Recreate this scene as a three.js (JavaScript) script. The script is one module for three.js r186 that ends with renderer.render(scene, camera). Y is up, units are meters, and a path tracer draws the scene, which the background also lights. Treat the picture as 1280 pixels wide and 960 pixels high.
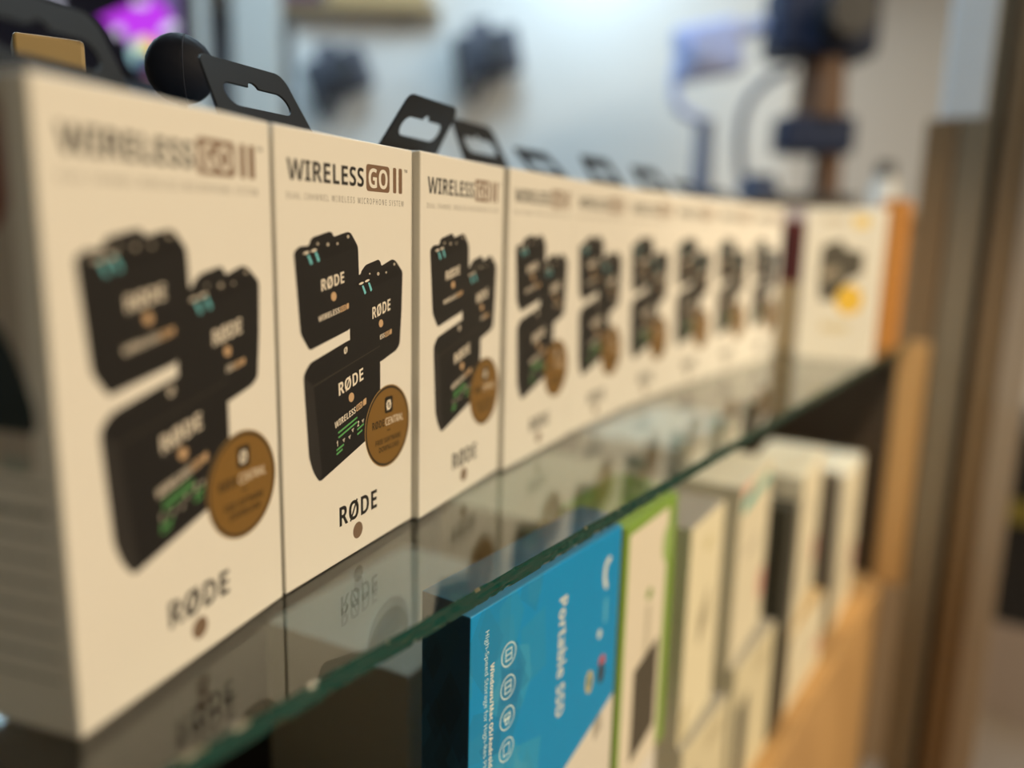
import * as THREE from 'three';
import { RoundedBoxGeometry } from 'three/addons/geometries/RoundedBoxGeometry.js';
import { mergeGeometries } from 'three/addons/utils/BufferGeometryUtils.js';
import { RectAreaLightUniformsLib } from 'three/addons/lights/RectAreaLightUniformsLib.js';

// ---------------------------------------------------------------- camera, lights, exposure
const scene = new THREE.Scene();
scene.background = new THREE.Color(0, 0, 0);
const renderer = new THREE.WebGLRenderer({ antialias: true });
renderer.toneMapping = THREE.LinearToneMapping;
renderer.toneMappingExposure = 1.0;
renderer.shadowMap.enabled = true;
RectAreaLightUniformsLib.init();

const EYE = new THREE.Vector3(0, 0.1525, 0.1944);           // metres; the top of the glass shelf is y = 0, its front edge z = 0
const camera = new THREE.PerspectiveCamera(50.71, 4 / 3, 0.01, 30);
camera.position.copy(EYE);
camera.up.set(0.13928, 0.98233, -0.125);
camera.lookAt(EYE.x + 0.81283, EYE.y - 0.18551, EYE.z - 0.55218);
camera.focus = 0.375;
camera.userData.fStop = 1.95;
scene.add(camera);

const CEIL = 1.62, FLOOR = -1.1;
const WARM = new THREE.Color().setRGB(1, 0.815, 0.56), COOL = new THREE.Color().setRGB(0.62, 0.85, 1);

// ---------------------------------------------------------------- helpers
let seed = 7;
const rnd = () => { seed = (seed * 1664525 + 1013904223) % 4294967296; return seed / 4294967296; };
const used = new Map();
function numbered(name) { const n = used.get(name) ?? 0; used.set(name, n + 1); return n ? `${name}_${String(n).padStart(3, '0')}` : name; }
const mat = (r, g, b, rough = 0.6, more = {}) => new THREE.MeshPhysicalMaterial({ color: new THREE.Color().setRGB(r, g, b), roughness: rough, ...more });
function shade(o) { o.traverse((c) => { if (c.isMesh) { c.castShadow = true; c.receiveShadow = true; } }); return o; }
function thing(name, label, category, [x, y, z], turn = 0, group) {
  const o = new THREE.Group(); o.name = numbered(name); o.position.set(x, y, z); o.rotation.y = turn;
  o.userData = { label, category }; if (group) o.userData.group = group;
  scene.add(o); return o;
}
function part(name, geo, m, parent, at = [0, 0, 0], turn = [0, 0, 0]) {
  const o = new THREE.Mesh(geo, m); o.name = name; o.position.set(...at); o.rotation.set(...turn);
  o.castShadow = o.receiveShadow = true; parent.add(o); return o;
}
function structure(name, geo, m, at) { const o = part(name, geo, m, scene, at); o.userData.kind = 'structure'; return o; }
const box = (w, h, d, r = 0.001) => new RoundedBoxGeometry(w, h, d, 2, Math.min(r, w / 2.1, h / 2.1, d / 2.1));
const cyl = (r0, r1, h, n = 28) => new THREE.CylinderGeometry(r0, r1, h, n);
function picture(w, h, draw) {
  const c = document.createElement('canvas'); c.width = w; c.height = h;
  draw(c.getContext('2d'), w, h);
  const t = new THREE.CanvasTexture(c); t.colorSpace = THREE.SRGBColorSpace; t.anisotropy = 8; return t;
}
function noiseTexture(w, h, fn) {
  const d = new Uint8Array(w * h * 4);
  for (let y = 0; y < h; y++) for (let x = 0; x < w; x++) { const c = fn(x / w, y / h); for (let k = 0; k < 3; k++) d[(y * w + x) * 4 + k] = Math.max(0, Math.min(255, c[k])); d[(y * w + x) * 4 + 3] = 255; }
  const t = new THREE.DataTexture(d, w, h); t.colorSpace = THREE.SRGBColorSpace; t.magFilter = THREE.LinearFilter; t.wrapS = t.wrapT = THREE.RepeatWrapping; t.needsUpdate = true; return t;
}
// place in the part of the shop behind the cabinet, whose display board faces the corner: side step, height, distance
const YAW = 0.974077;
const yonder = (s, y, d) => [EYE.x + Math.cos(YAW) * s + Math.sin(YAW) * d, y, EYE.z + Math.sin(YAW) * s - Math.cos(YAW) * d];

// ---------------------------------------------------------------- materials
const wave = (u, v, a, b) => Math.sin(u * a * 6.2832 + 2.1 * Math.sin(v * b * 6.2832)) * 0.5 + 0.5;
const woodTex = noiseTexture(256, 512, (u, v) => {
  const g = wave(u, v, 9, 1) * 0.5 + wave(u, v, 31, 2) * 0.3 + wave(u, v, 83, 3) * 0.2, n = (rnd() - 0.5) * 8;
  return [178 + g * 24 + n, 140 + g * 22 + n, 92 + g * 16 + n];
});
const M = {
  wood: new THREE.MeshPhysicalMaterial({ map: woodTex, roughness: 0.5 }),
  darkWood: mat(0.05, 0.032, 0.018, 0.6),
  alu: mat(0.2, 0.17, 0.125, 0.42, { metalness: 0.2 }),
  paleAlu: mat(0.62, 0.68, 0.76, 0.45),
  brownAlu: mat(0.2, 0.135, 0.075, 0.45, { metalness: 0.25 }),
  rubber: mat(0.012, 0.011, 0.01, 0.8),
  card: mat(0.8, 0.785, 0.75, 0.5),
  cream: mat(0.74, 0.72, 0.6, 0.55),
  white: mat(0.78, 0.78, 0.76, 0.6),
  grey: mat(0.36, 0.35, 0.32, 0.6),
  black: mat(0.014, 0.014, 0.016, 0.45),
  tab: mat(0.006, 0.0068, 0.009, 0.55, { specularIntensity: 0.5 }),
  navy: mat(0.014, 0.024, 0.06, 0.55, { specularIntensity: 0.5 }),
  slate: mat(0.055, 0.075, 0.14, 0.55),
  lavender: mat(0.42, 0.49, 0.8, 0.6),
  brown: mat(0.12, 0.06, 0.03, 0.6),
  maroon: mat(0.075, 0.01, 0.01, 0.5),
  orange: mat(0.5, 0.21, 0.04, 0.5),
  gold: mat(0.36, 0.25, 0.1, 0.45),
  purple: mat(0.07, 0.02, 0.09, 0.5),
  tan: mat(0.5, 0.36, 0.18, 0.6),
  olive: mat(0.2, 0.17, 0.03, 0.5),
  steel: mat(0.55, 0.55, 0.55, 0.3, { metalness: 0.9 }),
};

// ---------------------------------------------------------------- the room
structure('floor', new THREE.BoxGeometry(7.4, 0.1, 8), mat(0.2, 0.17, 0.145, 0.5), [0.8, FLOOR - 0.05, -0.9]);
structure('ceiling', new THREE.BoxGeometry(7.4, 0.1, 8), mat(0.6, 0.58, 0.55, 0.9), [0.8, CEIL + 0.05, -0.9]);
structure('wall_back', new THREE.BoxGeometry(7.4, CEIL - FLOOR, 0.1), mat(0.2, 0.24, 0.31, 0.9), [0.8, (CEIL + FLOOR) / 2, -4.95]);
structure('wall_front', new THREE.BoxGeometry(7.4, CEIL - FLOOR, 0.1), mat(0.4, 0.36, 0.3, 0.9), [0.8, (CEIL + FLOOR) / 2, 3.15]);
structure('wall_left', new THREE.BoxGeometry(0.1, CEIL - FLOOR, 8), mat(0.5, 0.53, 0.5, 0.9), [-2.95, (CEIL + FLOOR) / 2, -0.9]);
structure('wall_right', new THREE.BoxGeometry(0.1, CEIL - FLOOR, 8), mat(0.6, 0.54, 0.46, 0.9), [4.55, (CEIL + FLOOR) / 2, -0.9]);

function ceilingPanel(x, z, w, d, color, power, label) {
  const o = thing('ceiling_light', label, 'light', [x, CEIL, z]);
  part('frame', box(w + 0.05, 0.03, d + 0.05, 0.004), M.white, o, [0, -0.016, 0]);
  part('diffuser', box(w, 0.008, d, 0.003), new THREE.MeshStandardMaterial({ color: 0xffffff, emissive: color, emissiveIntensity: 1.5 }), o, [0, -0.034, 0]);
  const l = new THREE.RectAreaLight(color, power, w, d); l.position.set(0, -0.042, 0); l.rotation.x = -Math.PI / 2; o.add(l);
  return o;
}
ceilingPanel(1.7, 1.9, 1.2, 0.6, WARM, 33, 'warm white ceiling panel over the aisle, towards the aluminium stiles');
ceilingPanel(0.4, 2.3, 1.2, 0.6, WARM, 21, 'warm white ceiling panel over the middle of the aisle');
ceilingPanel(0.6, -2.6, 1.2, 0.6, COOL, 24, 'cool white ceiling panel over the pale posts');
ceilingPanel(1.15, -0.75, 0.9, 0.5, COOL, 15, 'cool white ceiling panel before the white display board');
ceilingPanel(3.2, -1.7, 0.6, 1.2, new THREE.Color().setRGB(0.9, 0.96, 1), 12, 'neutral white ceiling panel by the beige wall');
{
  const o = thing('track_spotlight', 'warm track spotlight aimed along the shelf at the yellow-badged box', 'spotlight', [-0.9, CEIL, 0.55]);
  part('mount', cyl(0.03, 0.03, 0.03), M.black, o, [0, -0.016, 0]); part('stem', cyl(0.008, 0.008, 0.1, 14), M.black, o, [0, -0.08, 0]);
  const hd = part('head', cyl(0.035, 0.045, 0.1), M.black, o, [0.02, -0.16, -0.01], [0.2, 0, 0.9]);
  part('bulb', new THREE.SphereGeometry(0.032, 24, 16), new THREE.MeshStandardMaterial({ color: 0xffffff, emissive: WARM, emissiveIntensity: 8 }), hd, [0, -0.045, 0]);
  const l = new THREE.SpotLight(WARM, 12.5, 0, 0.15, 0.8, 2); l.position.set(0.09, -0.215, -0.02); l.target.position.set(2.0, -1.52, -0.62); l.castShadow = true; l.shadow.radius = 1.5; o.add(l, l.target);
}

// ---------------------------------------------------------------- display cabinet
{
  const c = thing('display_cabinet', 'wooden display cabinet with aluminium stiles carrying the glass shelf', 'cabinet', [0.4, FLOOR, 0]);
  const g = (x0, x1, y0, y1, z0, z1, name, m, r = 0.002) => part(name, box(x1 - x0, y1 - y0, z1 - z0, r), m, c, [(x0 + x1) / 2 - 0.4, (y0 + y1) / 2 - FLOOR, (z0 + z1) / 2]);
  g(-0.62, 1.42, -0.425, -0.4, -0.32, 0, 'bottom_board', M.wood);
  g(-0.62, 1.42, FLOOR, -0.425, -0.03, -0.004, 'plinth', M.wood);
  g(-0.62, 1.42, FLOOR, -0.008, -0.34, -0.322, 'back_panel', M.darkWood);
  g(1.385, 1.42, -0.4, 0.0, -0.014, 0.028, 'end_post', M.wood);
  g(1.387, 1.42, 0.0, 0.33, -0.012, 0.028, 'upper_post', M.brownAlu);
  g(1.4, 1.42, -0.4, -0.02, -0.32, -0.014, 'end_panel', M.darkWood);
  g(-0.64, -0.62, FLOOR, -0.01, -0.32, 0, 'end_panel', M.wood);
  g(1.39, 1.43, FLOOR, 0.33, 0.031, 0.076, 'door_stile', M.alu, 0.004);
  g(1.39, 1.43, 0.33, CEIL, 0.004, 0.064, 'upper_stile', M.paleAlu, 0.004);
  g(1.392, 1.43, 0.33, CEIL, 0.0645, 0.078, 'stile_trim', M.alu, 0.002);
  g(1.43, 1.45, FLOOR, CEIL, 0.07, 0.092, 'door_seal', M.rubber);
  const s = g(1.39, 1.43, FLOOR, CEIL, 0.088, 0.16, 'door_stile', M.brownAlu, 0.004);
  part('stile_edge', box(0.006, CEIL - FLOOR, 0.036, 0.002), mat(0.34, 0.28, 0.22, 0.45), s, [-0.022, 0, 0.019]);
  for (const x of [-0.6, 1.37]) for (const z of [-0.25, -0.06]) g(x - 0.02, x + 0.03, -0.0165, -0.0085, z - 0.012, z + 0.012, 'shelf_bracket', M.steel);
}

// ---------------------------------------------------------------- glass shelf: a lofted slab with a rough-cut, chipped front edge
{
  const x0 = -0.61, x1 = 1.384, N = 1700, T = 0.008, rows = 6;
  const chips = (density, depth) => {
    const a = new Float32Array(N + 1);
    for (let i = 0; i < N; i++) if (rnd() < density) {
      const w = 1 + rnd() * 3.5, d = depth * (0.3 + 0.7 * rnd());
      for (let k = -w; k <= w; k++) { const j = Math.round(i + k); if (j >= 0 && j <= N) a[j] = Math.max(a[j], d * (1 - (k / w) ** 2) * (0.75 + 0.25 * rnd())); }
    }
    return a;
  };
  const top = chips(0.07, 0.0012), low = chips(0.07, 0.0012), ph = Array.from({ length: 24 }, () => rnd() * 6.28);
  const ridge = (x, v, k) => Math.sin(x * 61 + 2.3 * v + ph[k]) * 0.4 + Math.sin(x * 173 - 4.1 * v + ph[k + 1]) * 0.35 + Math.sin(x * 417 + 7 * v + ph[k + 2]) * 0.25;
  const P = [];
  for (let i = 0; i <= N; i++) {
    const x = x0 + (x1 - x0) * i / N, r = [[0, -0.318], [0, -0.0004 - top[i]]];
    for (let k = 0; k < rows; k++) {
      const v = k / (rows - 1), e = k === 0 ? 0.0003 + top[i] * 0.9 : k === rows - 1 ? 0.0003 + low[i] * 0.9 : 0;
      const y = -0.0004 - v * (T - 0.0008) - (k === 0 ? e : k === rows - 1 ? -e : 0);
      r.push([y, -0.0003 + 0.0006 * ridge(x, v * 3, (k * 3) % 18) * Math.sin(Math.PI * (0.15 + 0.7 * v))]);
    }
    r.push([-T, -0.0004 - low[i]], [-T, -0.318]);
    P.push(r.map(([y, z]) => [x, y, z]));
  }
  const v = [], K = P[0].length, quad = (a, b, c, d) => v.push(...a, ...b, ...c, ...a, ...c, ...d);
  for (let i = 0; i < N; i++) for (let k = 0; k < K; k++) { const m = (k + 1) % K; quad(P[i][k], P[i][m], P[i + 1][m], P[i + 1][k]); }
  for (const [i, s] of [[0, 1], [N, 0]]) for (let k = 1; k < K - 1; k++) { const t = [P[i][0], P[i][k], P[i][k + 1]]; if (s) t.reverse(); t.forEach((q) => v.push(...q)); }
  const g = new THREE.BufferGeometry(); g.setAttribute('position', new THREE.Float32BufferAttribute(v, 3)); g.computeVertexNormals();
  for (let i = 0; i < N; i++) for (let k = 0; k < K; k++) {
    const broken = (k === 1 && Math.min(top[i], top[i + 1]) > 0.0005) || (k === rows + 1 && Math.min(low[i], low[i + 1]) > 0.0005);
    g.addGroup((i * K + k) * 6, 6, broken ? 2 : k >= 1 && k <= rows + 1 ? 1 : 0);
  }
  g.addGroup(N * K * 6, v.length / 3 - N * K * 6, 0);
  const tint = { attenuationColor: new THREE.Color().setRGB(0.3, 0.72, 0.6), attenuationDistance: 0.2 };
  const cut = new THREE.MeshPhysicalMaterial({ color: new THREE.Color().setRGB(0.002, 0.11, 0.092), roughness: 0.06, transmission: 0.55, thickness: 0.008, ior: 1.52, ...tint });
  const chip = new THREE.MeshPhysicalMaterial({ color: new THREE.Color().setRGB(0.15, 0.145, 0.08), roughness: 0.3, transmission: 0.35, thickness: 0.008, ior: 1.52, ...tint });
  const glass = new THREE.MeshPhysicalMaterial({ color: 0xffffff, roughness: 0, transmission: 1, thickness: 0.008, ior: 1.52, ...tint });
  const o = part('glass_shelf', g, [glass, cut, chip], scene);
  o.userData = { label: 'clear glass shelf with a rough green front edge under the microphone boxes', category: 'shelf' };
}

// ---------------------------------------------------------------- printing
function slant(ctx, text, [ax, ay], [bx, by], [tx, ty], color, font = 'bold 100px sans-serif', spacing = 0) {   // text from a to b along its base line, t = top of its first capital
  ctx.save(); ctx.font = font;
  const w = spacing ? [...text].reduce((s, c) => s + ctx.measureText(c).width + spacing, -spacing) : ctx.measureText(text).width, cap = 71.4;
  ctx.transform((bx - ax) / w, (by - ay) / w, (ax - tx) / cap, (ay - ty) / cap, ax, ay);
  ctx.fillStyle = color; ctx.textBaseline = 'alphabetic';
  if (spacing) { let x = 0; for (const c of text) { ctx.fillText(c, x, 0); x += ctx.measureText(c).width + spacing; } } else ctx.fillText(text, 0, 0);
  ctx.restore();
}
function poly(ctx, pts, color, r = 0) {
  ctx.fillStyle = color; ctx.beginPath();
  const n = pts.length;
  for (let i = 0; i < n; i++) {
    const [px, py] = pts[(i + n - 1) % n], [x, y] = pts[i], [nx, ny] = pts[(i + 1) % n];
    const d0 = Math.hypot(px - x, py - y), d1 = Math.hypot(nx - x, ny - y), q = Math.min(r, d0 / 2, d1 / 2);
    const a = [x + (px - x) / d0 * q, y + (py - y) / d0 * q], b = [x + (nx - x) / d1 * q, y + (ny - y) / d1 * q];
    if (i) ctx.lineTo(...a); else ctx.moveTo(...a);
    ctx.quadraticCurveTo(x, y, ...b);
  }
  ctx.closePath(); ctx.fill();
}
const oval = (ctx, x, y, rx, ry, color, turn = 0) => { ctx.fillStyle = color; ctx.beginPath(); ctx.ellipse(x, y, rx, ry, turn, 0, 7); ctx.fill(); };
const CARD = '#e7e4dd', INK = '#262423', BROWN = '#7d6350', DEV = '#201f20', DEVEDGE = '#302e2e', PALE = '#e9e0d2', SAND = '#c9a883';

const frontPrint = picture(1037, 1900, (ctx) => {
  ctx.fillStyle = CARD; ctx.fillRect(0, 0, 1037, 1900);
  ctx.scale(10, 10);                                            // millimetres from here on
  slant(ctx, 'WIRELESS', [7.4, 19.8], [61.2, 19.8], [7.4, 11.7], INK);
  poly(ctx, [[62.6, 9.5], [82.4, 9.5], [82.4, 21.4], [62.6, 21.4]], BROWN, 2.2);
  slant(ctx, 'GO', [63.9, 19.8], [81.3, 19.8], [63.9, 11.2], CARD);
  poly(ctx, [[85.4, 9.5], [88.4, 9.5], [88.4, 21.3], [85.4, 21.3]], BROWN, 1.1);
  poly(ctx, [[90.5, 9.5], [93.8, 9.5], [93.8, 21.3], [90.5, 21.3]], BROWN, 1.1);
  slant(ctx, 'TM', [95.6, 11], [98.8, 11], [95.6, 9.6], INK);
  slant(ctx, 'DUAL CHANNEL WIRELESS MICROPHONE SYSTEM', [6.6, 27.2], [95.2, 27.2], [6.6, 24.6], '#6b6560', '100px sans-serif', 26);
  // left transmitter
  poly(ctx, [[10.2, 48], [14, 45.8], [20.2, 45.6], [21.1, 43.2], [22.9, 42.1], [34.4, 39.7], [36.3, 40.2], [37.2, 41.9], [47, 39.8], [50, 40], [55.6, 46.1], [56.2, 63], [48.3, 82.8], [19, 88.8], [13.3, 81.2]], DEV, 1.6);
  poly(ctx, [[12, 49], [48, 41.6], [55, 46.5], [20, 53]], '#1b1a1b', 1);
  // right transmitter
  poly(ctx, [[48.4, 64], [51.7, 59.8], [57.5, 58.5], [57.9, 57.3], [61.4, 54.5], [72.5, 52.2], [74.2, 53.5], [74.8, 55.3], [84.3, 52.4], [87.4, 53], [94.2, 58.6], [93.2, 78], [91.4, 94.6], [88, 97.2], [73.5, 101], [48.4, 101]], DEV, 1.6);
  poly(ctx, [[52, 63], [85, 54.6], [93, 59.5], [60, 67]], '#1b1a1b', 1);
  // receiver
  poly(ctx, [[48.5, 87.4], [19, 94.2], [14.6, 98.7], [14.9, 105.1], [17.1, 135.1], [19.8, 141.9], [24, 147.6], [60.2, 137.2], [73.2, 133.6], [73.4, 100], [60, 90]], DEV, 2.2);
  poly(ctx, [[15.2, 100], [21.2, 104.2], [26, 145], [24, 147], [20, 141.7], [17.3, 135]], DEVEDGE, 1);
  poly(ctx, [[21.1, 104.1], [73.2, 93], [73.2, 93.6], [21.4, 104.8]], '#38342f');
  const dots = (list) => list.forEach(([x, y, r]) => oval(ctx, x, y, r, r * 0.8, '#b9b0a2'));
  dots([[26.1, 44.8, 0.8], [33.1, 45.1, 1], [40, 44.8, 0.8], [48, 41.8, 1], [64.9, 58.6, 0.6], [72.1, 58.9, 1.1], [79.1, 58.5, 0.7], [86.5, 54.8, 0.9]]);
  for (const [x, y] of [[19.7, 49.3], [24.6, 48.2], [59.2, 63.8], [64.2, 62.7]]) poly(ctx, [[x - 0.9, y], [x + 0.6, y - 0.2], [x + 2.8, y + 3.4], [x + 1.4, y + 4.3], [x + 0.4, y + 2.4]], '#74c6d2', 0.5);
  for (const [x, y] of [[18.2, 48.4], [23.4, 47.5], [58, 62.7], [62.8, 61.7]]) oval(ctx, x, y, 2, 0.55, PALE, -0.2);
  slant(ctx, 'RØDE', [27.5, 64.8], [45.1, 61.6], [27.3, 59.9], PALE);
  oval(ctx, 36.7, 67.3, 2, 2, SAND);
  slant(ctx, 'WIRELESS', [25.6, 77.5], [41, 74.6], [25.6, 75.1], PALE);
  poly(ctx, [[41.3, 72.2], [45.6, 71.3], [45.6, 73.8], [41.3, 74.7]], SAND, 0.5); poly(ctx, [[46, 71.2], [47.9, 70.8], [47.9, 73.3], [46, 73.7]], SAND, 0.4);
  slant(ctx, 'GO', [41.7, 74.2], [45.3, 73.4], [41.7, 72.6], DEV);
  slant(ctx, 'RØDE', [66.3, 80], [83.1, 76.6], [66.3, 74.5], PALE);
  oval(ctx, 74.3, 82.5, 1.9, 1.9, SAND);
  slant(ctx, 'ESS', [73.2, 90.3], [77.4, 89.4], [73.2, 88.1], PALE);
  poly(ctx, [[77.7, 87.3], [81.6, 86.5], [81.6, 88.9], [77.7, 89.7]], SAND, 0.5); poly(ctx, [[82, 86.4], [83.9, 86], [83.9, 88.4], [82, 88.8]], SAND, 0.4);
  slant(ctx, 'GO', [78, 89.2], [81.3, 88.5], [78, 87.6], DEV);
  oval(ctx, 45, 92, 3, 2.3, '#1f1d1c'); slant(ctx, 'Ø', [43.4, 93.6], [46.6, 93], [43.4, 90.8], PALE);
  slant(ctx, 'RØDE', [38.7, 112], [59.4, 107.2], [38.4, 106.3], PALE);
  oval(ctx, 49, 114.1, 2.2, 2.2, SAND);
  slant(ctx, 'WIRELESS', [35.9, 126.2], [52.4, 121.9], [35.9, 123.2], PALE);
  poly(ctx, [[52.8, 118.6], [57.8, 117.3], [57.8, 120.4], [52.8, 121.7]], SAND, 0.6); poly(ctx, [[58.4, 117.1], [61.2, 116.3], [61.2, 119.4], [58.4, 120.1]], SAND, 0.5);
  slant(ctx, 'GO', [53.2, 121.1], [57.4, 120], [53.2, 119], DEV);
  ctx.lineWidth = 0.9; ctx.strokeStyle = '#5fa864';
  for (const [a, b, c, d] of [[38.4, 128.6, 53.5, 124.4], [38.5, 130.8, 53.4, 126.5], [36.9, 136.4, 42.6, 134.8], [36.9, 138.2, 41.5, 136.8], [53.4, 130.4, 58.8, 128.6], [53.4, 132.6, 57.6, 131.3]]) { ctx.beginPath(); ctx.moveTo(a, b); ctx.lineTo(c, d); ctx.stroke(); }
  slant(ctx, '1', [37, 134.9], [38.4, 134.5], [37, 132.2], PALE); slant(ctx, '2', [53.4, 129], [55.2, 128.5], [53.4, 126.6], PALE);
  for (const [x, y] of [[42.5, 133], [47, 132.6], [49.6, 129.9], [58, 127.2]]) poly(ctx, [[x - 1, y - 0.6], [x + 1.2, y - 1.2], [x + 0.3, y + 1]], '#b9b3a8', 0.2);
  // round badge
  oval(ctx, 80.2, 134, 20.6, 20.6, '#9a7c4c'); oval(ctx, 80.2, 134, 20, 20, '#332a20'); oval(ctx, 80.2, 134, 18.9, 18.9, '#80602f');
  poly(ctx, [[77.3, 119.3], [84.7, 119.3], [84.7, 127.5], [77.3, 127.5]], '#241f1a', 1.6);
  slant(ctx, 'Ø', [78.4, 126], [83.6, 126], [78.4, 121.2], PALE);
  slant(ctx, 'RØDE', [65.7, 133.6], [77.2, 133.6], [65.7, 129.9], '#2b241b'); slant(ctx, 'CENTRAL', [77.6, 133.6], [94.6, 133.6], [77.6, 129.9], PALE, '100px sans-serif');
  poly(ctx, [[79.3, 136], [82.4, 136], [82.4, 136.5], [79.3, 136.5]], '#2b241b');
  slant(ctx, 'FREE SOFTWARE', [68.6, 142.2], [92.4, 142.2], [68.6, 139.6], '#281f12', 'bold 100px sans-serif'); slant(ctx, 'DOWNLOAD', [71.6, 146.2], [90.6, 146.2], [71.6, 143.6], '#281f12', 'bold 100px sans-serif');
  // bottom mark
  slant(ctx, 'RØDE', [37.2, 173], [70.4, 173], [37.2, 163.8], INK);
  oval(ctx, 53, 179.4, 4, 4, '#7b6655');
});
const sidePrint = picture(420, 1900, (ctx) => {                  // right edge = front of the box
  ctx.fillStyle = '#cfcdc5'; ctx.fillRect(0, 0, 420, 1900); ctx.scale(10, 10);
  poly(ctx, [[3, 0], [33, 0], [33, 108], [3, 108]], '#a59d92', 1);
  poly(ctx, [[5, 6], [31.5, 6], [32, 34], [26, 42], [5, 40]], '#7a4a3c', 4);
  poly(ctx, [[3, 60], [24, 66], [30, 76], [35, 90], [34.8, 97], [3, 97]], '#1c2320', 4);
  ctx.fillStyle = '#6b736c';
  for (let k = 0; k < 9; k++) for (let x = 4; x < 36; x += 3.6) ctx.fillRect(x, 112 + k * 7.5, 2.6 + (k * 7 + x) % 1, k === 1 ? 2 : 0.9);
  poly(ctx, [[20, 104], [31, 104], [31, 109], [20, 109]], '#8f968e', 1);
});
const faceMat = (t, rough = 0.42) => new THREE.MeshPhysicalMaterial({ map: t, roughness: rough, specularIntensity: 0.6 });
const micFaces = [M.card, faceMat(sidePrint), M.card, M.card, faceMat(frontPrint), M.card];

// ---------------------------------------------------------------- row of microphone boxes on the glass
const W = 0.1037, H = 0.19, D = 0.041;
const tabGeo = (() => {
  const s = new THREE.Shape(), w = 0.032, t = 0.027, h = 0.038;
  s.moveTo(-w, 0); s.lineTo(w, 0); s.lineTo(t + 0.001, h - 0.006); s.quadraticCurveTo(t - 0.001, h, t - 0.006, h); s.lineTo(-t + 0.004, h); s.quadraticCurveTo(-t, h, -t - 0.001, h - 0.004); s.closePath();
  const o = new THREE.Path(), a = 0.0215, y = 0.0205, r = 0.0058;
  o.moveTo(-a + r, y - r); o.lineTo(a - r, y - r); o.absarc(a - r, y, r, -Math.PI / 2, Math.PI / 2, false); o.lineTo(0.005, y + r); o.absarc(0, y + r - 0.0008, 0.0036, 0.25, Math.PI - 0.25, false); o.lineTo(-0.005, y + r); o.lineTo(-a + r, y + r); o.absarc(-a + r, y, r, Math.PI / 2, Math.PI * 1.5, false);
  s.holes.push(o);
  return new THREE.ExtrudeGeometry(s, { depth: 0.0007, bevelEnabled: true, bevelSize: 0.0002, bevelThickness: 0.0002, bevelSegments: 1, curveSegments: 10 });
})();
const bodyGeo = box(W, H, D, 0.0011);
const row = [[0.1088, -0.0311, -0.2794, -0.42], [0.2101, -0.0599, -0.1936, -0.5], [0.3129, -0.0758, -0.1994, 0.58], [0.4149, -0.0928, -0.1323, -0.45], [0.5207, -0.1084, -0.075, -0.78], [0.6271, -0.1180, -0.02, -0.62], [0.7338, -0.1220, 0.03, -0.66], [0.8404, -0.1208, 0.05, -0.9], [0.9470, -0.1175, 0.05, -1.0]];
const rowNames = ['ninth', 'eighth', 'seventh', 'sixth', 'fifth', 'fourth', 'third', 'second', 'first'];
row.forEach(([x, z, a, lean], i) => {
  const extra = i === 0 ? 'white microphone box with its printed side showing, at the open end of the row' : i === 2 ? 'white microphone box with a forward-leaning hang tab, third from the row\'s open end' : `white microphone box, ${rowNames[i]} in the row counted from the yellow-badged box`;
  const cx = x + Math.cos(a) * W / 2 + Math.sin(a) * D / 2, cz = z + Math.sin(a) * W / 2 - Math.cos(a) * D / 2;
  const o = thing('microphone_box', extra, 'box', [cx, 0.0002, cz], -a, 'microphone boxes in a row on the glass shelf');
  part('body', bodyGeo, micFaces, o, [0, H / 2, 0]);
  const t = part('hang_tab', tabGeo, M.tab, o, [0, H - 0.0004, -D / 2 + 0.0002], [lean, 0, 0]); t.userData.label = 'black plastic hang tab with a slot';
});

// ---------------------------------------------------------------- other things on the glass shelf
const yellowPrint = picture(480, 1000, (ctx) => {
  ctx.fillStyle = '#e9e5da'; ctx.fillRect(0, 0, 480, 1000); ctx.scale(5, 5);
  poly(ctx, [[58, 10], [78, 8], [80, 24], [62, 26]], '#efd48a', 3);
  poly(ctx, [[20, 12], [50, 12], [50, 20], [20, 20]], '#d3c9b6', 2);
  poly(ctx, [[23, 48], [48, 40], [52, 52], [76, 56], [76, 84], [58, 92], [52, 118], [26, 122], [22, 90]], '#5c5850', 5);
  poly(ctx, [[24, 82], [46, 74], [48, 88], [26, 94]], '#a89d8a', 3);
  oval(ctx, 63, 118, 17, 19, '#f0c64e');
  poly(ctx, [[30, 150], [66, 150], [66, 162], [30, 162]], '#ddd2b4', 3);
});
{
  const o = thing('badge_box', 'white box with dark printed devices and a yellow badge, end of glass shelf', 'box', [1.098, 0.0002, -0.047], -Math.PI / 2 + 0.08);
  part('body', box(0.09, 0.19, 0.045, 0.0011), [M.card, M.card, M.card, M.card, faceMat(yellowPrint), M.card], o, [0, 0.095, 0]);
}
{
  const pr = picture(128, 256, (ctx) => { ctx.fillStyle = '#a08a68'; ctx.fillRect(0, 0, 128, 256); ctx.fillStyle = '#54201d'; ctx.fillRect(0, 22, 128, 110); ctx.fillStyle = '#2b1012'; ctx.fillRect(20, 40, 70, 84); ctx.fillStyle = '#b9aeb0'; ctx.fillRect(0, 0, 128, 22); });
  const o = thing('maroon_box', 'maroon and tan carton behind the yellow-badged box', 'box', [1.155, 0.0002, -0.142], -Math.PI / 2 + 0.05);
  part('body', box(0.08, 0.192, 0.05, 0.001), [M.tan, M.tan, M.grey, M.tan, faceMat(pr, 0.5), M.tan], o, [0, 0.096, 0]);
}
{
  const o = thing('orange_carton', 'slim orange carton standing between yellow-badged box and wooden post', 'carton', [1.27, 0.0002, -0.02], 0);
  part('body', box(0.05, 0.208, 0.032, 0.001), M.orange, o, [0, 0.104, 0]);
}
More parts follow.
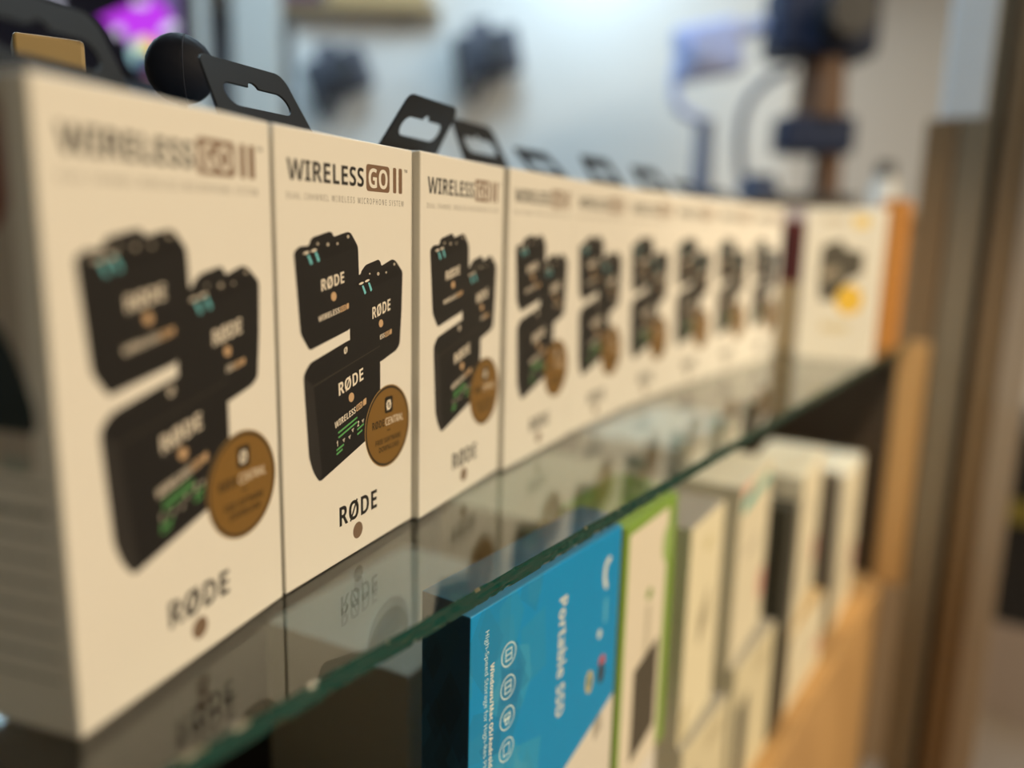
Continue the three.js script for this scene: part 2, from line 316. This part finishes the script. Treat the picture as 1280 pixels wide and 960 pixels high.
{
  const [x, , z] = yonder(-0.167, 0, 0.42);
  const o = thing('round_microphone', 'black round-headed microphone on a slim stand behind the box row', 'microphone', [x, 0.0002, z], -0.35);
  part('base', new THREE.LatheGeometry([[0, 0], [0.022, 0], [0.024, 0.003], [0.02, 0.007], [0.004, 0.01], [0, 0.01]].map(([a, b]) => new THREE.Vector2(a, b)), 32), M.black, o);
  part('stem', cyl(0.0025, 0.003, 0.205, 16), M.black, o, [0, 0.11, 0]);
  const head = new THREE.SphereGeometry(0.0165, 40, 28), p = head.attributes.position;
  for (let i = 0; i < p.count; i++) { const x = p.getX(i), y = p.getY(i), z = p.getZ(i), k = 1 + 0.012 * Math.sin(x * 900) * Math.sin(y * 1100 + 1) * Math.sin(z * 800 + 2); p.setXYZ(i, x * k, y * k * 1.02, z * k * 0.7); }
  head.computeVertexNormals();
  const hd = part('head', head, mat(0.004, 0.006, 0.014, 0.65, { specularIntensity: 0.4 }), o, [0, 0.2265, 0]);
  part('seam_ring', new THREE.TorusGeometry(0.0164, 0.0004, 8, 48), mat(0.012, 0.016, 0.03, 0.9), hd, [0.003, 0, 0], [0, 1.2, 0]);
}
{
  const [x, , z] = yonder(-0.232, 0, 0.42);
  const o = thing('gold_carton', 'gold paper carton behind the open end of the box row', 'carton', [x, 0.0002, z], -0.4);
  part('body', box(0.03, 0.238, 0.03, 0.002), M.gold, o, [0, 0.119, 0]);
}

// ---------------------------------------------------------------- lower compartment
const SHELF = -0.4;
function carton(name, label, x0, x1, zf, yb, h, d, turn, mats, group) {
  const w = x1 - x0, o = thing(name, label, 'box', [(x0 + x1) / 2, yb, zf - d / 2], turn, group);
  part('body', box(w, h, d, 0.0012), mats, o, [0, h / 2, 0]);
  return o;
}
const ssdPrint = picture(1240, 1600, (ctx) => {
  ctx.fillStyle = '#0a94d8'; ctx.fillRect(0, 0, 1240, 1600); ctx.scale(8, 8);       // millimetres, 155 by 200
  const facets = ['#2a93c8', '#3d9fcf', '#1f86bc', '#4aa8d2', '#1a7db4', '#3096c8'];
  for (let k = 0; k < 46; k++) { const x = -6 + rnd() * 62, y = rnd() * 200, r = 5 + rnd() * 15, n = 3 + Math.floor(rnd() * 4), a = rnd() * 6; ctx.globalAlpha = 0.5; poly(ctx, Array.from({ length: n }, (_, i) => [x + r * Math.cos(a + i * 6.283 / n), y + r * 1.5 * Math.sin(a + i * 6.283 / n)]), facets[k % 6]); }
  ctx.globalAlpha = 1;
  poly(ctx, [[155, 113], [155, 200], [0, 200], [0, 164]], '#e4e0d6');
  const down = (text, x, y0, y1, cap, color, font) => slant(ctx, text, [x, y0], [x, y1], [x + cap, y0], color, font);
  down('High-Speed Storage for High-Res Photos', 12, 11.5, 96, 3, '#d6eaf0', '100px sans-serif');
  down('Windows/Mac OS/Android', 16.6, 31, 88.5, 3.2, '#f2efe4', 'bold 100px sans-serif');
  down('Portable SSD', 81.5, 20.5, 95.5, 8.4, '#e4e6e0', 'bold 100px sans-serif');
  ctx.strokeStyle = '#d3e9ee'; ctx.lineWidth = 0.8;
  for (const [i, y] of [32.6, 50.6, 68, 86].entries()) {
    ctx.beginPath(); ctx.arc(32.4, y, 6.2, 0, 7); ctx.stroke();
    ctx.strokeRect(29.8, y - (i === 2 ? 2.2 : 3), 5.2, i === 2 ? 3 : 6); if (i !== 3) { ctx.beginPath(); ctx.moveTo(29.8, y); ctx.lineTo(35, y); ctx.stroke(); }
    if (i === 2) ctx.strokeRect(31, y + 0.9, 3, 2.4);
  }
  ctx.lineWidth = 4.2; ctx.strokeStyle = '#dfe8e6'; ctx.beginPath(); ctx.ellipse(139, 26, 4.5, 8.5, 0, 1.7, 5.2); ctx.stroke();
  ctx.globalAlpha = 0.35; poly(ctx, [[135, 42], [140, 42], [140, 58], [135, 58]], '#d8eaee', 2); ctx.globalAlpha = 1;
  oval(ctx, 131, 63, 2.6, 3, '#d8e6e6'); oval(ctx, 136, 83, 4, 4, '#c9544c'); oval(ctx, 135.5, 91, 4, 7, '#3b3a3c'); oval(ctx, 120.3, 90, 4.6, 7.5, '#c8bd84'); oval(ctx, 120.3, 90, 2, 4, '#4f7f86');
  ctx.globalAlpha = 0.55; poly(ctx, [[128, 122], [138, 118], [140, 130], [130, 136]], '#8b867c', 2); poly(ctx, [[126, 168], [136, 166], [136, 178], [126, 180]], '#7d776d', 2); ctx.globalAlpha = 1;
  poly(ctx, [[60, 172], [70, 168], [70, 176], [60, 178]], '#c56a5c', 2);
});
const ssdSide = picture(256, 1024, (ctx) => { ctx.fillStyle = '#123d58'; ctx.fillRect(0, 0, 256, 1024); for (let k = 0; k < 26; k++) { ctx.globalAlpha = 0.5; const x = rnd() * 256, y = rnd() * 1024, r = 20 + rnd() * 90; poly(ctx, [[x, y - r], [x + r, y], [x, y + r * 1.4], [x - r, y + r * 0.3]], ['#0f3247', '#1a5472', '#0c2a3d', '#163f52'][k % 4]); } ctx.globalAlpha = 1; });
const ssdBlue = mat(0.02, 0.2, 0.4, 0.4);
carton('white_carton', 'plain white carton beneath the blue storage drive box', 0.282, 0.43, -0.02, SHELF, 0.176, 0.06, 0, M.card);
carton('drive_box', 'blue portable storage drive box standing on its side under the glass edge', 0.279, 0.434, -0.015, -0.224, 0.2, 0.03, 0.0, [M.card, faceMat(ssdSide), ssdBlue, M.card, faceMat(ssdPrint, 0.35), ssdBlue]);

const greenPrint = picture(400, 1000, (ctx) => {
  ctx.fillStyle = '#7fa440'; ctx.fillRect(0, 0, 400, 1000); ctx.scale(5, 5);
  poly(ctx, [[5, 6], [66, 6], [66, 200], [5, 200]], '#e6dfcf', 2);
  oval(ctx, 66, 34, 8, 14, '#9cb972'); oval(ctx, 40, 62, 4.5, 4.5, '#7f9c4c');
  ctx.fillStyle = '#c3bdab'; ctx.fillRect(36, 70, 7, 40);
  poly(ctx, [[22, 112], [60, 104], [60, 176], [22, 184]], '#4a463e', 2);
  ctx.fillStyle = '#5d584e'; for (let y = 112; y < 176; y += 5) for (let x = 25; x < 58; x += 5) ctx.fillRect(x, y, 3.4, 3.4);
});
const green = mat(0.25, 0.4, 0.07, 0.5);
carton('white_carton', 'plain white carton beneath the green-edged box', 0.45, 0.545, -0.03, SHELF, 0.166, 0.06, 0, M.card);
carton('green_box', 'white box with green edges and a dark keypad picture beside the blue box', 0.449, 0.543, -0.022, -0.2335, 0.2, 0.05, 0.05, [green, green, green, green, faceMat(greenPrint, 0.5), M.card]);

const plainPrint = (base, items) => picture(460, 900, (ctx) => { ctx.fillStyle = base; ctx.fillRect(0, 0, 460, 900); ctx.scale(5, 5); for (const [pts, c, r] of items) poly(ctx, pts, c, r); });
const creamA = faceMat(plainPrint('#ebe4c8', [[[[38, 20], [56, 17], [56, 28], [38, 31]], '#d8cfa6', 2], [[[34, 84], [60, 62], [60, 92], [36, 110]], '#aca48c', 4], [[[4, 150], [20, 146], [20, 180], [4, 180]], '#cfc6a3', 2]]), 0.5);
const creamB = faceMat(plainPrint('#e6dfc8', [[[[20, 48], [60, 44], [60, 54], [20, 58]], '#cfc8b4', 2], [[[8, 132], [70, 96], [72, 106], [10, 146]], '#b3ab98', 3], [[[74, 112], [90, 106], [90, 140], [76, 146]], '#dba79a', 4]]), 0.5);
const tealPrint = faceMat(plainPrint('#e6dfc8', [[[[0, 0], [30, 0], [30, 10], [0, 12]], '#e0b9a8', 2], [[[6, 14], [50, 10], [46, 24], [4, 28]], '#5fb3b0', 3], [[[54, 12], [86, 10], [86, 22], [54, 24]], '#79bdb8', 3], [[[20, 70], [60, 66], [60, 76], [20, 80]], '#d0c9b6', 2], [[[70, 120], [90, 114], [90, 146], [72, 150]], '#dba79a', 4]]), 0.5);
const darkPanel = faceMat(plainPrint('#ded6b8', [[[[10, 60], [34, 50], [34, 180], [10, 180]], '#55544c', 3], [[[46, 20], [80, 16], [80, 40], [46, 44]], '#c9c0a2', 3]]), 0.5);
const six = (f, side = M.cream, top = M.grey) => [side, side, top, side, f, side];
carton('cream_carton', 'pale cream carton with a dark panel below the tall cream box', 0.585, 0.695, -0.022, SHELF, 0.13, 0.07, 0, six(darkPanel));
carton('cream_box', 'tall cream box with a small grey picture beside the green-edged box', 0.584, 0.674, -0.03, -0.27, 0.194, 0.05, 0.06, six(creamA));
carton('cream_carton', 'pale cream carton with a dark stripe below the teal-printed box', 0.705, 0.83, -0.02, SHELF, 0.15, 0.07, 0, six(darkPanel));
carton('teal_box', 'white box with teal lettering block along its upper edge', 0.695, 0.82, -0.03, -0.25, 0.18, 0.06, 0.08, six(tealPrint, M.cream, M.cream));
carton('dark_carton', 'dark slim carton between the teal-printed box and a tan box', 0.845, 0.88, -0.02, SHELF, 0.27, 0.06, 0, mat(0.05, 0.05, 0.04, 0.6));
carton('tan_carton', 'tan cardboard box below the tall pale box', 0.9, 1.06, -0.02, SHELF, 0.1, 0.07, 0, six(creamB, M.tan, M.tan));
carton('pale_box', 'tall pale box with a slanted grey print near the cabinet end', 0.9, 1.06, -0.03, -0.3, 0.19, 0.07, 0.1, six(creamB, M.cream, M.cream));
carton('dark_carton', 'dark carton between the pale box and the last white box', 1.085, 1.13, -0.03, SHELF, 0.24, 0.07, 0, mat(0.06, 0.05, 0.04, 0.6));
carton('pink_print_box', 'white box with pinkish marks standing at the wooden end post', 1.155, 1.3, -0.03, SHELF, 0.23, 0.06, 0.05, six(creamB, M.cream, M.cream));
// behind the front cartons and at the dark end
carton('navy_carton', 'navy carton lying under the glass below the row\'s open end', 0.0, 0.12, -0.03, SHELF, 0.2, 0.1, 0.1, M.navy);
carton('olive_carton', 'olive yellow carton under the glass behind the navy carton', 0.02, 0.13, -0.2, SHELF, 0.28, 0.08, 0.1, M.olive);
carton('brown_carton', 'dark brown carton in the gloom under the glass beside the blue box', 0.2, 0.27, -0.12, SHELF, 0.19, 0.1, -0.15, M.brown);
carton('drab_carton', 'wide drab carton seen through the glass behind the blue box', 0.34, 0.5, -0.12, SHELF, 0.28, 0.12, 0.1, mat(0.3, 0.27, 0.19, 0.6));
carton('beige_carton', 'wide beige carton seen through the glass behind the green-edged box', 0.54, 0.74, -0.13, SHELF, 0.31, 0.12, 0.05, M.tan);
carton('beige_carton', 'wide beige carton seen through the glass behind the tall pale box', 0.8, 1.0, -0.13, SHELF, 0.32, 0.12, 0.0, M.cream);

// ---------------------------------------------------------------- white display board and what hangs on it
const BD = 2.5;
{
  const o = thing('display_board', 'tall white display board standing behind the cabinet', 'display board', yonder(0.07, FLOOR, BD), -YAW);
  part('panel', box(1.46, 2.4, 0.04, 0.01), mat(0.7, 0.71, 0.71, 0.7), o, [0, 1.24, 0]);
  for (const s of [-1, 1]) part('foot', box(0.06, 0.04, 0.4, 0.01), M.steel, o, [s * 0.6, 0.02, 0]);
  const sh = part('shelf', box(0.48, 0.012, 0.07, 0.004), M.tan, o, [-0.54, 0.758 - FLOOR, 0.055]);
  for (const s of [-1, 1]) part('bracket', box(0.01, 0.02, 0.05, 0.003), M.steel, sh, [s * 0.18, -0.014, -0.009]);
  const arm = part('lamp_arm', cyl(0.008, 0.008, 0.3, 14), M.steel, o, [0.19, 1.14 - FLOOR, 0.17], [Math.PI / 2, 0, 0]);
  const hd = part('lamp_head', cyl(0.035, 0.055, 0.07), M.black, o, [0.19, 1.12 - FLOOR, 0.32], [0.35, 0, 0]);
  part('lamp_bulb', new THREE.SphereGeometry(0.03, 24, 16), new THREE.MeshStandardMaterial({ color: 0xffffff, emissive: COOL, emissiveIntensity: 6 }), hd, [0, -0.035, 0]);
  const l = new THREE.SpotLight(COOL, 0.5, 0, 1.3, 0.6, 2); l.position.set(0.19, 1.05 - FLOOR, 0.3); l.target.position.set(0.19, 0.7 - FLOOR, 0.02); l.castShadow = true; l.shadow.radius = 2; o.add(l, l.target);
}
const camGrey = mat(0.09, 0.1, 0.14, 0.6), camDark = mat(0.04, 0.045, 0.06, 0.6);
function boardCamera(s, y, k, label, tilt) {
  const o = thing('hanging_camera', label, 'camera', yonder(s, y, BD - 0.02), -YAW, 'dark cameras hanging on the white board');
  const g = new THREE.Group(); g.name = 'camera_head'; g.rotation.z = tilt; g.scale.setScalar(k); g.position.z = 0.065; o.add(g);
  part('camera_body', box(0.15, 0.1, 0.06, 0.012), camGrey, g, [0, 0, 0]);
  part('lens', cyl(0.034, 0.038, 0.06), camDark, g, [0.02, -0.005, 0.05], [Math.PI / 2, 0, 0]);
  part('viewfinder', box(0.05, 0.03, 0.05, 0.006), camGrey, g, [-0.01, 0.06, 0]);
  part('grip', box(0.04, 0.12, 0.07, 0.012), camDark, g, [-0.06, -0.02, 0.01]);
  part('peg', cyl(0.006, 0.006, 0.06, 12), M.steel, o, [0, 0, 0.03], [Math.PI / 2, 0, 0]);
  part('strap', new THREE.TubeGeometry(new THREE.CatmullRomCurve3([[-0.06, 0.02, 0.06], [-0.075, -0.08, 0.05], [-0.03, -0.13, 0.05], [0, -0.07, 0.05], [0.02, -0.03, 0.06]].map((q) => new THREE.Vector3(...q))), 30, 0.006, 8), camGrey, o);
}
boardCamera(-0.51, 0.575, 1.15, 'dark camera hanging low on the white board, next to its free edge', 0.35);
boardCamera(-0.09, 0.64, 1.2, 'dark camera hanging high on the white board, nearer the lamp', 0.2);
for (const [dx, label, m, w, h] of [[-0.16, 'dark purple box on the bracket shelf of the white board', M.purple, 0.13, 0.16], [0.07, 'tan box on the bracket shelf of the white board', M.tan, 0.28, 0.14]]) {
  const o = thing(m === M.tan ? 'tan_box' : 'purple_box', label, 'box', yonder(-0.47 + dx, 0.7642, BD - 0.057), -YAW);
  part('body', box(w, h, 0.06, 0.003), m, o, [0, h / 2, 0]);
}

// ---------------------------------------------------------------- counter with stabilisers
{
  const o = thing('counter', 'brown counter standing behind the cabinet under the camera rig', 'counter', yonder(0.68, FLOOR, 1.98), -YAW);
  part('cabinet_body', box(0.7, 1.29, 0.4, 0.004), mat(0.25, 0.17, 0.1, 0.6), o, [0, 0.645, 0]);
  part('top', box(0.74, 0.03, 0.44, 0.006), mat(0.3, 0.22, 0.14, 0.5), o, [0, 1.305, 0]);
}
const TOP = FLOOR + 1.32;
const tube = (pts, r, n = 40) => new THREE.TubeGeometry(new THREE.CatmullRomCurve3(pts.map((q) => new THREE.Vector3(...q))), n, r, 12);
{
  const o = thing('camera_rig', 'large dark camera on a brown-gripped stabiliser standing on the counter', 'camera', yonder(0.68, TOP, 1.95), -YAW);
  part('base', box(0.2, 0.03, 0.12, 0.008), M.black, o, [0.0, 0.0155, 0]);
  part('lower_grip', cyl(0.03, 0.034, 0.1), M.brown, o, [0.04, 0.08, 0]);
  part('battery_block', box(0.17, 0.085, 0.09, 0.014), M.navy, o, [0.0, 0.165, 0]);
  part('grip', cyl(0.048, 0.055, 0.13), M.brown, o, [0.01, 0.27, 0]);
  const b = part('camera_body', box(0.23, 0.16, 0.13, 0.02), M.navy, o, [-0.005, 0.41, 0]);
  part('lens', cyl(0.05, 0.056, 0.09), M.black, b, [0.02, -0.005, 0.1], [Math.PI / 2, 0, 0]);
  part('viewfinder', box(0.08, 0.05, 0.08, 0.01), M.navy, b, [0, 0.1, 0]);
  part('arm', tube([[-0.06, 0.31, 0], [-0.12, 0.28, 0.01], [-0.165, 0.22, 0.02], [-0.17, 0.12, 0.02], [-0.15, 0.05, 0.02], [-0.08, 0.025, 0.01]], 0.01), M.slate, o);
}
{
  const o = thing('stabiliser', 'lavender grey stabiliser head on a dark handle standing on the counter', 'stabiliser', yonder(0.43, TOP, 1.95), -YAW);
  part('base', new THREE.LatheGeometry([[0, 0], [0.05, 0], [0.05, 0.012], [0.02, 0.03], [0, 0.03]].map(([a, b]) => new THREE.Vector2(a, b)), 28), M.slate, o);
  part('handle', cyl(0.02, 0.024, 0.17), mat(0.12, 0.15, 0.24, 0.5), o, [0, 0.11, 0]);
  part('arm', tube([[0, 0.19, 0], [-0.06, 0.22, 0], [-0.075, 0.29, 0], [-0.05, 0.36, 0], [0, 0.38, 0]], 0.012), M.lavender, o);
  const h = part('head', box(0.15, 0.12, 0.07, 0.02), M.lavender, o, [-0.005, 0.345, 0], [0, 0, 0.2]);
  part('lens', cyl(0.03, 0.03, 0.04), M.lavender, h, [-0.02, 0, 0.05], [Math.PI / 2, 0, 0]);
  part('side_handle', box(0.08, 0.035, 0.04, 0.01), M.lavender, h, [0.1, 0.03, 0]);
}
{
  const o = thing('lens_pouch', 'dark pouch lying on the counter between stabiliser and camera rig', 'pouch', yonder(0.53, TOP, 1.83), -YAW);
  const g = new THREE.SphereGeometry(0.05, 28, 18); g.scale(0.95, 0.62, 0.8); part('pouch_body', g, M.slate, o, [0, 0.0315, 0]); part('flap', box(0.06, 0.012, 0.05, 0.005), M.navy, o, [0, 0.06, 0.008]);
}
{
  const o = thing('white_flask', 'small white flask on the counter beside the camera rig', 'flask', yonder(0.835, TOP, 1.9), -YAW);
  part('body', cyl(0.026, 0.028, 0.07), M.white, o, [0, 0.036, 0]); part('cap', cyl(0.018, 0.02, 0.035), M.black, o, [0, 0.088, 0]);
}

{
  const o = thing('storage_unit', 'black storage unit with a yellow strip beyond the aluminium stiles', 'cabinet', [2.6, FLOOR, 0.4]);
  part('plinth', box(0.4, 0.26, 0.9, 0.004), mat(0.36, 0.3, 0.27, 0.7), o, [0, 0.13, 0]);
  part('body', box(0.4, 0.52, 0.9, 0.006), M.black, o, [0, 0.52, 0]);
  part('yellow_strip', box(0.01, 0.06, 0.9, 0.003), M.olive, o, [-0.203, 0.57, 0]);
}
// ---------------------------------------------------------------- posts and lit screen at the other side
for (const [s, w, label] of [[-0.845, 0.075, 'narrow pale post beside the lit screen'], [-0.672, 0.115, 'wide pale post next to the white display board']]) {
  const o = thing('aluminium_post', label, 'post', yonder(s, FLOOR, 2.2), -YAW);
  part('shaft', box(w, CEIL - FLOOR - 0.002, 0.05, 0.004), mat(0.55, 0.6, 0.62, 0.5), o, [0, (CEIL - FLOOR) / 2, 0]);
  part('foot_plate', box(w + 0.06, 0.012, 0.12, 0.003), M.steel, o, [0, 0.0065, 0]);
}
const screenImage = picture(800, 400, (ctx) => {                 // 400 x 200 mm at 2 px per mm
  ctx.fillStyle = '#0c0a14'; ctx.fillRect(0, 0, 800, 400);
  const P = (s, y) => [(s + 1.0) / 0.4 * 800, (0.61 - y) / 0.2 * 400];
  poly(ctx, [P(-0.655, 0.6), P(-0.6, 0.6), P(-0.6, 0.41), P(-0.66, 0.41)], '#6a5a8c', 10);
  poly(ctx, [P(-0.75, 0.502), P(-0.645, 0.545), P(-0.615, 0.51), P(-0.66, 0.41), P(-0.69, 0.44), P(-0.7, 0.48)], '#c53cf0', 10);
  oval(ctx, ...P(-0.622, 0.49), 38, 17, '#e4e2f6', -0.5); oval(ctx, ...P(-0.712, 0.482), 22, 18, '#ded3ee'); oval(ctx, ...P(-0.82, 0.528), 22, 16, '#d5d5e6'); oval(ctx, ...P(-0.67, 0.53), 30, 14, '#e6dcf4');
  const [cx, cy] = P(-0.667, 0.447), g = ctx.createLinearGradient(cx - 60, cy + 40, cx + 60, cy - 10);
  g.addColorStop(0, '#8cc8ff'); g.addColorStop(0.35, '#c7f2d8'); g.addColorStop(0.65, '#fbe58a'); g.addColorStop(1, '#ff9a3c');
  ctx.fillStyle = g; ctx.beginPath(); ctx.arc(cx, cy, 56, 0, 7); ctx.fill(); oval(ctx, cx + 4, cy + 34, 34, 40, '#28285a');
  oval(ctx, cx + 16, cy + 86, 26, 22, '#f2a7b8'); 
});
{
  const o = thing('lit_screen', 'lit screen with magenta shapes and a rainbow disc behind the row\'s open end', 'screen', yonder(-0.8, FLOOR, 1.52), -YAW);
  part('housing', box(0.43, 0.23, 0.03, 0.006), M.black, o, [0, 0.51 - FLOOR, -0.018]);
  part('display', new THREE.PlaneGeometry(0.4, 0.2), new THREE.MeshStandardMaterial({ color: 0x000000, roughness: 0.4, emissive: 0xffffff, emissiveMap: screenImage, emissiveIntensity: 1.0 }), o, [0, 0.51 - FLOOR, -0.002]);
  part('stand', cyl(0.02, 0.025, 1.5), M.black, o, [0, 0.755, -0.02]);
  part('stand_foot', cyl(0.16, 0.17, 0.02, 36), M.black, o, [0, 0.0105, -0.02]);
  const l = new THREE.RectAreaLight(new THREE.Color().setRGB(0.5, 0.2, 0.7), 0.4, 0.4, 0.2); l.position.set(0, 0.51 - FLOOR, 0.004); l.rotation.y = Math.PI; o.add(l);
}
shade(scene);
renderer.render(scene, camera);
